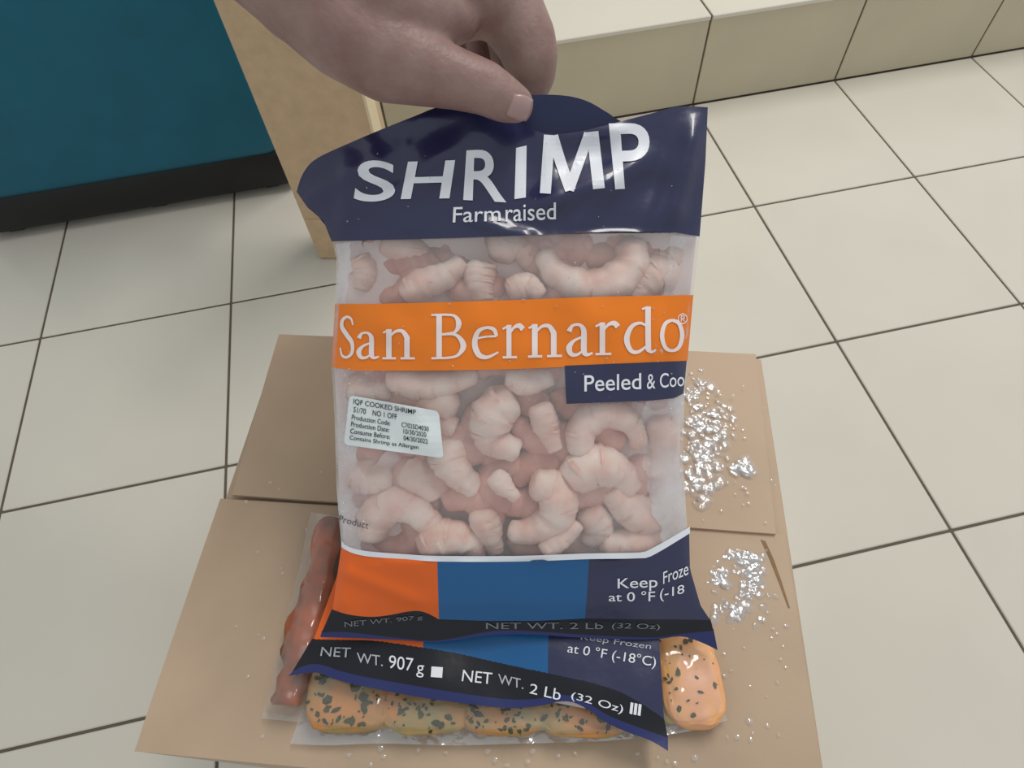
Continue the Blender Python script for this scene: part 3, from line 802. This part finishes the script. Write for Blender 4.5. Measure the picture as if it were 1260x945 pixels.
text2('(32 Oz)', ((704, 851), (768, 868), (702, 862), (765, 880)), M['white'])
text2('at 0 °F (-18°C)', ((700, 791), (808, 808), (697, 806), (806, 824)), M['white'])
text2('Keep Frozen', ((716, 780), (802, 792), (714, 789), (800, 801)))
def mark(q, m):
    bm = bmesh.new(); bm.faces.new([bm.verts.new(p) for p in ((0, 0, 0), (1, 0, 0), (1, 1, 0), (0, 1, 0))])
    return child_at(obj('print_mark', lay(bm, q, S2, .0008, 5), m, None, False), bag2)
mark(((531, 820), (545, 821), (530, 833), (544, 834)), M['white'])
for k in range(3):
    mark(((776 + k * 5, 864 + k), (779.5 + k * 5, 865 + k), (774.5 + k * 5, 878 + k), (778 + k * 5, 879 + k)), M['white'])

# fish portions in their clear pouch
fish_specs = [
 ((850, 838), 37, 44, 'thick pale orange fish portion at the right end of the pouch', 'fish_pink'),
 ((836, 790), 34, 34, 'fish portion behind the thick one, under the held bag corner', 'fish_pink'),
 ((432, 854), 54, 36, 'yellowish fish portion at the left end of the clear pouch', 'fish'),
 ((526, 862), 56, 32, 'orange brown fish portion below the words NET WT 907', 'fish'),
 ((622, 868), 58, 28, 'herb covered fish portion below middle of the second bag', 'fish'),
 ((718, 874), 56, 26, 'fish portion below the printed 2 Lb', 'fish'),
]
fish_h = []
for (x, y), rx, ry, lab, mk in fish_specs:
    c = on_z(x, y, ZF + .0075)
    s = (c - ORIGIN).dot(CF) / F
    ux = Vector((CR.x, CR.y, 0)).normalized(); uy = Vector((-ux.y, ux.x, 0))
    sy = s / .86
    bm = bmesh.new(); bmesh.ops.create_icosphere(bm, subdivisions=4, radius=1)
    for v in bm.verts:
        p = v.co.copy()
        e = .62
        q = Vector((math.copysign(abs(p.x) ** e, p.x), math.copysign(abs(p.y) ** e, p.y), math.copysign(abs(p.z) ** .55, p.z)))
        sd_ = Vector((x, y, 0))
        w = 1 + .10 * noise.noise(p * 2.1 + sd_)
        v.co = c + (ux * q.x * rx * s + uy * q.y * ry * sy) * w
        v.co.z += q.z * .0066 * w + (.0014 * noise.noise(p * 4 + sd_) + .0008 * noise.noise(p * 9 + sd_) if q.z > 0 else 0)
    f = tag(obj('fish_portion', bm, M[mk]), lab, 'fish', 'fish portions in the clear pouch')
    fish_h.append((x, y, rx, ry))
    hb = bmesh.new()
    dens = 120 if mk == 'fish' else 34
    from mathutils.bvhtree import BVHTree
    tree = BVHTree.FromObject(f, bpy.context.evaluated_depsgraph_get())
    for k in range(dens):
        a = random.uniform(0, 6.28); rr = math.sqrt(random.random()) * .95
        lx, ly = rr * math.cos(a), rr * math.sin(a)
        if noise.noise(Vector((lx * 2.2 + x, ly * 2.2, 5))) < -.12: continue
        ctr = c + ux * lx * rx * s + uy * ly * ry * sy
        hit = tree.ray_cast(ctr + Vector((0, 0, .05)), Vector((0, 0, -1)))
        if hit[0] is None: continue
        ctr = hit[0] + Vector((0, 0, .0005))
        a2_ = random.uniform(0, 6.28); L_ = random.uniform(.0006, .0024) if random.random() < .85 else random.uniform(.0024, .0042); Wd = L_ * random.uniform(.4, .8)
        dx_ = Vector((math.cos(a2_), math.sin(a2_), random.uniform(-.15, .15))); dy_ = Vector((-dx_.y, dx_.x, random.uniform(-.15, .15)))
        ring = []
        for m_ in range(6):
            w = m_ * math.pi / 3; j = random.uniform(.6, 1.15)
            ring.append(hb.verts.new(ctr + dx_ * L_ * math.cos(w) * j + dy_ * Wd * math.sin(w) * j))
        hb.faces.new(ring)
    ho = obj('herb_flakes', hb, M['herb'], f, False); ho['kind'] = 'stuff'
mg = bmesh.new()
mp = coons([(398, 800), (840, 800)], [(384, 897), (600, 900), (780, 898), (866, 884)], [(398, 800), (384, 897)], [(840, 800), (866, 884)], 90, 22)
mg = grid_bm(mp, lambda x, y, o: on_z(x, y, ZF + .0075 * min(1, max(0, (900 - y) / 14)) + .002 * noise.noise(Vector((x * .06, y * .07, 3)))))
tag(obj('marinade', mg, M['marinade']), 'yellow green herb marinade between the fish portions in the pouch', 'food', None, 'stuff')
pouch = thing('fish_pouch', 'clear plastic pouch of herbed fish portions under the shrimp bags', 'pouch', loc=on_z(620, 860, ZF))
def hp(x, y):
    m = 0
    for fx, fy, rx, ry in fish_h:
        d = ((x - fx) / (rx * 1.15)) ** 4 + ((y - fy) / (ry * 1.25)) ** 4
        m = max(m, .0172 * max(0, 1 - d) ** .4)
    return m + .0014 * (1 + noise.noise(Vector((x * .05, y * .05, 1.1)))) * .6
SP = flat_S(ZF + .0008, hp)
SPb = flat_S(ZF + .0004, lambda x, y: 0)
p_top = [(408, 742), (600, 745), (864, 760)]
p_bot = smooth_line([(357, 915), (400, 917), (470, 915), (560, 917), (640, 915), (740, 912), (830, 903), (870, 894), (895, 886)], 4)
p_l = [(408, 742), (385, 830), (376, 862), (357, 915)]; p_r = [(864, 760), (874, 800), (884, 850), (895, 886)]
child_at(obj('top_film', grid_bm(coons(p_top, p_bot, p_l, p_r, 130, 44), SP), M['pouch']), pouch)
child_at(obj('back_film', grid_bm(coons(p_top, p_bot, p_l, p_r, 40, 20), SPb), M['pouch']), pouch)
child_at(obj('seal_edge', grid_bm(coons([(368, 888), (470, 893), (640, 896), (760, 895), (880, 874)], p_bot, [(368, 888), (357, 915)], [(880, 874), (895, 886)], 70, 4), flat_S(ZF + .002, lambda x, y: .0022 * noise.noise(Vector((x * .08, y * .1, 4)))) ), M['seal_film']), pouch)

# narrow orange packet on the left
pk = thing('seafood_packet', 'narrow clear packet sticking out left of the two shrimp bags', 'packet', loc=on_z(375, 780, ZF))
axis = smooth_line([(408, 640), (396, 700), (378, 770), (362, 830), (352, 868)], 8)
pts3 = [on_z(x, y, ZF + .009) for x, y in axis]
rad = [(.0075 + .0035 * math.sin(i * .45)) * (.6 if i in (0, len(axis) - 1) else 1) for i in range(len(axis))]
rad = [interp(i / (len(axis) - 1), [(0, .009), (.2, .0115), (.8, .012), (1, .008)]) * (1 + .08 * math.sin(i * 1.3)) for i in range(len(axis))]
bm = tube_bm(pts3, rad, 16)
for v in bm.verts:
    v.co += Vector((1, 0, 0)) * noise.noise(v.co * 60) * .005 + Vector((0, 0, 1)) * noise.noise(v.co * 110) * .004
    v.co.z = ZF + .0015 + max(0, (v.co.z - ZF - .0)) * .8
tag(obj('fish_strip', bm, M['roe']), 'long dark orange strip of fish inside the narrow packet', 'fish')
def hk(x, y):
    cx_ = interp(y, [(b, a) for a, b in axis])
    d = abs(x - cx_) / 30
    return .0225 * max(0, 1 - d ** 2.5) * (1 - sstep(862, 884, y)) + .001 * (1 + noise.noise(Vector((x * .06, y * .06, 9))))
SK = flat_S(ZF + .0006, hk)
k_l = [(382, 630), (370, 690), (350, 770), (334, 840), (322, 884)]; k_r = [(440, 640), (428, 700), (410, 780), (396, 840), (384, 890)]
child_at(obj('top_film', grid_bm(coons([(382, 630), (440, 640)], [(322, 884), (384, 890)], k_l, k_r, 24, 60), SK), M['pouch']), pk)
child_at(obj('back_film', grid_bm(coons([(382, 630), (440, 640)], [(322, 884), (384, 890)], k_l, k_r, 6, 12), SPb), M['pouch']), pk)

# ------------------------------------------------------------------ water on the cardboard
def drops(name, label, spots, zbase, seedv):
    rnd = random.Random(seedv); bm = bmesh.new()
    for x, y, r in spots:
        c = on_z(x, y, zbase(x, y)); rr = r * .58 / F
        a = rnd.uniform(0, 6.3); st_ = rnd.uniform(.6, 1.0)
        ux = Vector((math.cos(a), math.sin(a), 0)); uy = Vector((-math.sin(a), math.cos(a), 0)) * st_
        top = bm.verts.new(c + Vector((0, 0, rr * .2))); prev = None; rings = []
        for ring in (1, 2, 3):
            t = ring / 3; row = []
            for k in range(9):
                w = 2 * math.pi * k / 9; j = 1 + rnd.uniform(-.18, .18)
                row.append(bm.verts.new(c + (ux * math.cos(w) + uy * math.sin(w)) * rr * math.sin(t * math.pi / 2) * j + Vector((0, 0, rr * .2 * math.cos(t * math.pi / 2)))))
            rings.append(row)
        for k in range(9): bm.faces.new((top, rings[0][k], rings[0][(k + 1) % 9]))
        for p, q in zip(rings, rings[1:]):
            for k in range(9): bm.faces.new((p[k], q[k], q[(k + 1) % 9], p[(k + 1) % 9]))
    return tag(obj(name, bm, M['water']), label, 'water', None, 'stuff')
rnd = random.Random(3)
def cluster(poly, n, r0, r1):
    out = []
    for _ in range(n):
        (x, y, sx, sy) = rnd.choice(poly)
        out.append((rnd.gauss(x, sx), rnd.gauss(y, sy), rnd.uniform(r0, r1) * rnd.uniform(.5, 1)))
    return out
zb1 = lambda x, y: ZB + .0012 + .004 * min(1, max(0, (y - 420) / 230))
drops('water_patch', 'shiny wet patch on the back flap right of the bag', cluster([(862, 520, 12, 16), (858, 556, 13, 14), (872, 540, 16, 22), (884, 524, 12, 10), (862, 590, 12, 14), (912, 575, 6, 4), (856, 480, 8, 14)], 300, 3, 9), zb1, 5)
drops('water_patch', 'shiny wet patch on the front flap beside the bag', cluster([(922, 700, 12, 14), (926, 718, 10, 12), (884, 712, 6, 8), (914, 688, 12, 6), (905, 750, 16, 12)], 190, 3, 8), lambda x, y: ZB + .0012, 6)
drops('water_droplets', 'scattered small water drops over the cardboard flaps', [(rnd.uniform(850, 960), rnd.uniform(470, 650), rnd.uniform(1, 3)) for _ in range(34)] +
      [(rnd.uniform(880, 975), rnd.uniform(680, 930), rnd.uniform(1, 3)) for _ in range(28)] + [(rnd.uniform(280, 400), rnd.uniform(560, 930), rnd.uniform(1, 2.2)) for _ in range(16)] +
      [(rnd.uniform(420, 900), rnd.uniform(918, 942), rnd.uniform(1.2, 3)) for _ in range(18)], lambda x, y: ZB + .0022 + (.003 if y < 650 else 0), 8)

# tiny ice grains on the bag's film, added to give it glints
ib = bmesh.new(); rnd = random.Random(11)
for k in range(150):
    x, y = rnd.uniform(420, 840), rnd.uniform(170, 680)
    if k < 70: x, y = 418 + abs(rnd.gauss(0, 14)), rnd.uniform(450, 660)
    if (interp(y, RIGHT) - x) < 6 or x - interp(y, LEFT) < 3: continue
    c = S1(x, y, .0011); r_ = rnd.uniform(.0002, .0007)
    bmesh.ops.create_icosphere(ib, subdivisions=1, radius=r_, matrix=Matrix.Translation(c) @ Matrix.Rotation(rnd.uniform(0, 6), 4, 'X'))
part('ice_grains', ib, M['water'])['kind'] = 'stuff'

# ------------------------------------------------------------------ the hand
def blob(bm, a, b, n=7):
    """tapered capsule between two (x, y, depth, radius px) joints"""
    for i in range(n + 1):
        t = i / n
        x, y, d, r = (lerp(a[k], b[k], t) for k in range(4))
        bmesh.ops.create_icosphere(bm, subdivisions=3, radius=r * d / F, matrix=Matrix.Translation(at_depth(x, y, d)))
def chain(bm, *j):
    for a, b in zip(j, j[1:]): blob(bm, a, b)
hb = bmesh.new()
chain(hb, (-520, -760, .30, 118), (-220, -530, .298, 104), (60, -300, .30, 88), (170, -205, .308, 80), (290, -95, .315, 74), (373, -18, .32, 68), (425, 36, .325, 60), (476, 66, .328, 57), (536, 90, .331, 40), (560, 97, .332, 36), (596, 108, .334, 32), (618, 121, .336, 28), (634, 128, .337, 23))
chain(hb, (373, -18, .325, 70), (460, -30, .335, 78), (540, -40, .345, 72), (585, -45, .355, 56))
chain(hb, (410, -25, .322, 64), (475, 0, .322, 60), (520, 16, .328, 46), (560, 22, .337, 31))
chain(hb, (520, -20, .333, 56), (590, -10, .345, 46), (606, 6, .352, 38))
chain(hb, (470, 0, .345, 60), (545, 8, .35, 44), (592, 4, .357, 40))
chain(hb, (585, -45, .355, 56), (618, 0, .360, 46), (646, 48, .364, 38), (652, 68, .366, 35), (660, 92, .371, 24), (650, 122, .376, 20))
chain(hb, (400, -40, .36, 66), (500, -60, .385, 70), (575, -60, .395, 50), (628, 30, .398, 34), (632, 58, .400, 31), (630, 110, .402, 22))
chain(hb, (400, -40, .37, 60), (490, -50, .42, 56), (556, -50, .428, 46), (600, 30, .43, 32), (604, 56, .432, 30), (606, 104, .43, 21))
chain(hb, (400, -30, .38, 56), (480, -30, .44, 50), (530, -30, .455, 42), (570, 30, .456, 28), (576, 52, .456, 26), (580, 92, .452, 19))
person = thing('person', 'bare hand and forearm from the upper left, thumb pinching the bag top', 'person', loc=at_depth(470, 20, .34))
hand = obj('hand', hb, M['skin'])
rm = hand.modifiers.new('skin_over', 'REMESH'); rm.mode = 'VOXEL'; rm.voxel_size = 0.0016; rm.use_smooth_shade = True
sm = hand.modifiers.new('soften', 'SMOOTH'); sm.factor = 0.6; sm.iterations = 12
child_at(hand, person)
# thumb nail: a thin curved plate on the thumb tip
tc_, tr_ = at_depth(634, 128, .337), 23 * .337 / F * 1.0
nq = ((631, 113), (659, 121), (613, 139), (649, 153))
nb = bmesh.new(); NV = []
for j in range(11):
    row = []
    for i in range(11):
        u, v = i / 10, j / 10
        # rounded plate
        uu, vv = (u - .5) * 2, (v - .5) * 2
        k = max(abs(uu), abs(vv)); l = math.hypot(uu, vv)
        s_ = (k / l) if l > 1e-6 else 1
        s_ = lerp(1, s_, .6)
        x, y = quad_map(.5 + uu * s_ / 2, .5 + vv * s_ / 2, nq)
        d = ray(x, y); oc = ORIGIN - tc_
        bq = d.dot(oc); dd = d.dot(d); rr = tr_ * 1.06
        disc = bq * bq - dd * (oc.dot(oc) - rr * rr)
        t = (-bq - math.sqrt(max(disc, 0))) / dd
        row.append(nb.verts.new(ORIGIN + d * t))
    NV.append(row)
for a, b in zip(NV, NV[1:]):
    for i in range(10): nb.faces.new((a[i], b[i], b[i + 1], a[i + 1]))
nail = obj('thumb_nail', nb, M['nail'])
sd = nail.modifiers.new('thickness', 'SOLIDIFY'); sd.thickness = 0.0006; sd.offset = 0
child_at(nail, person)
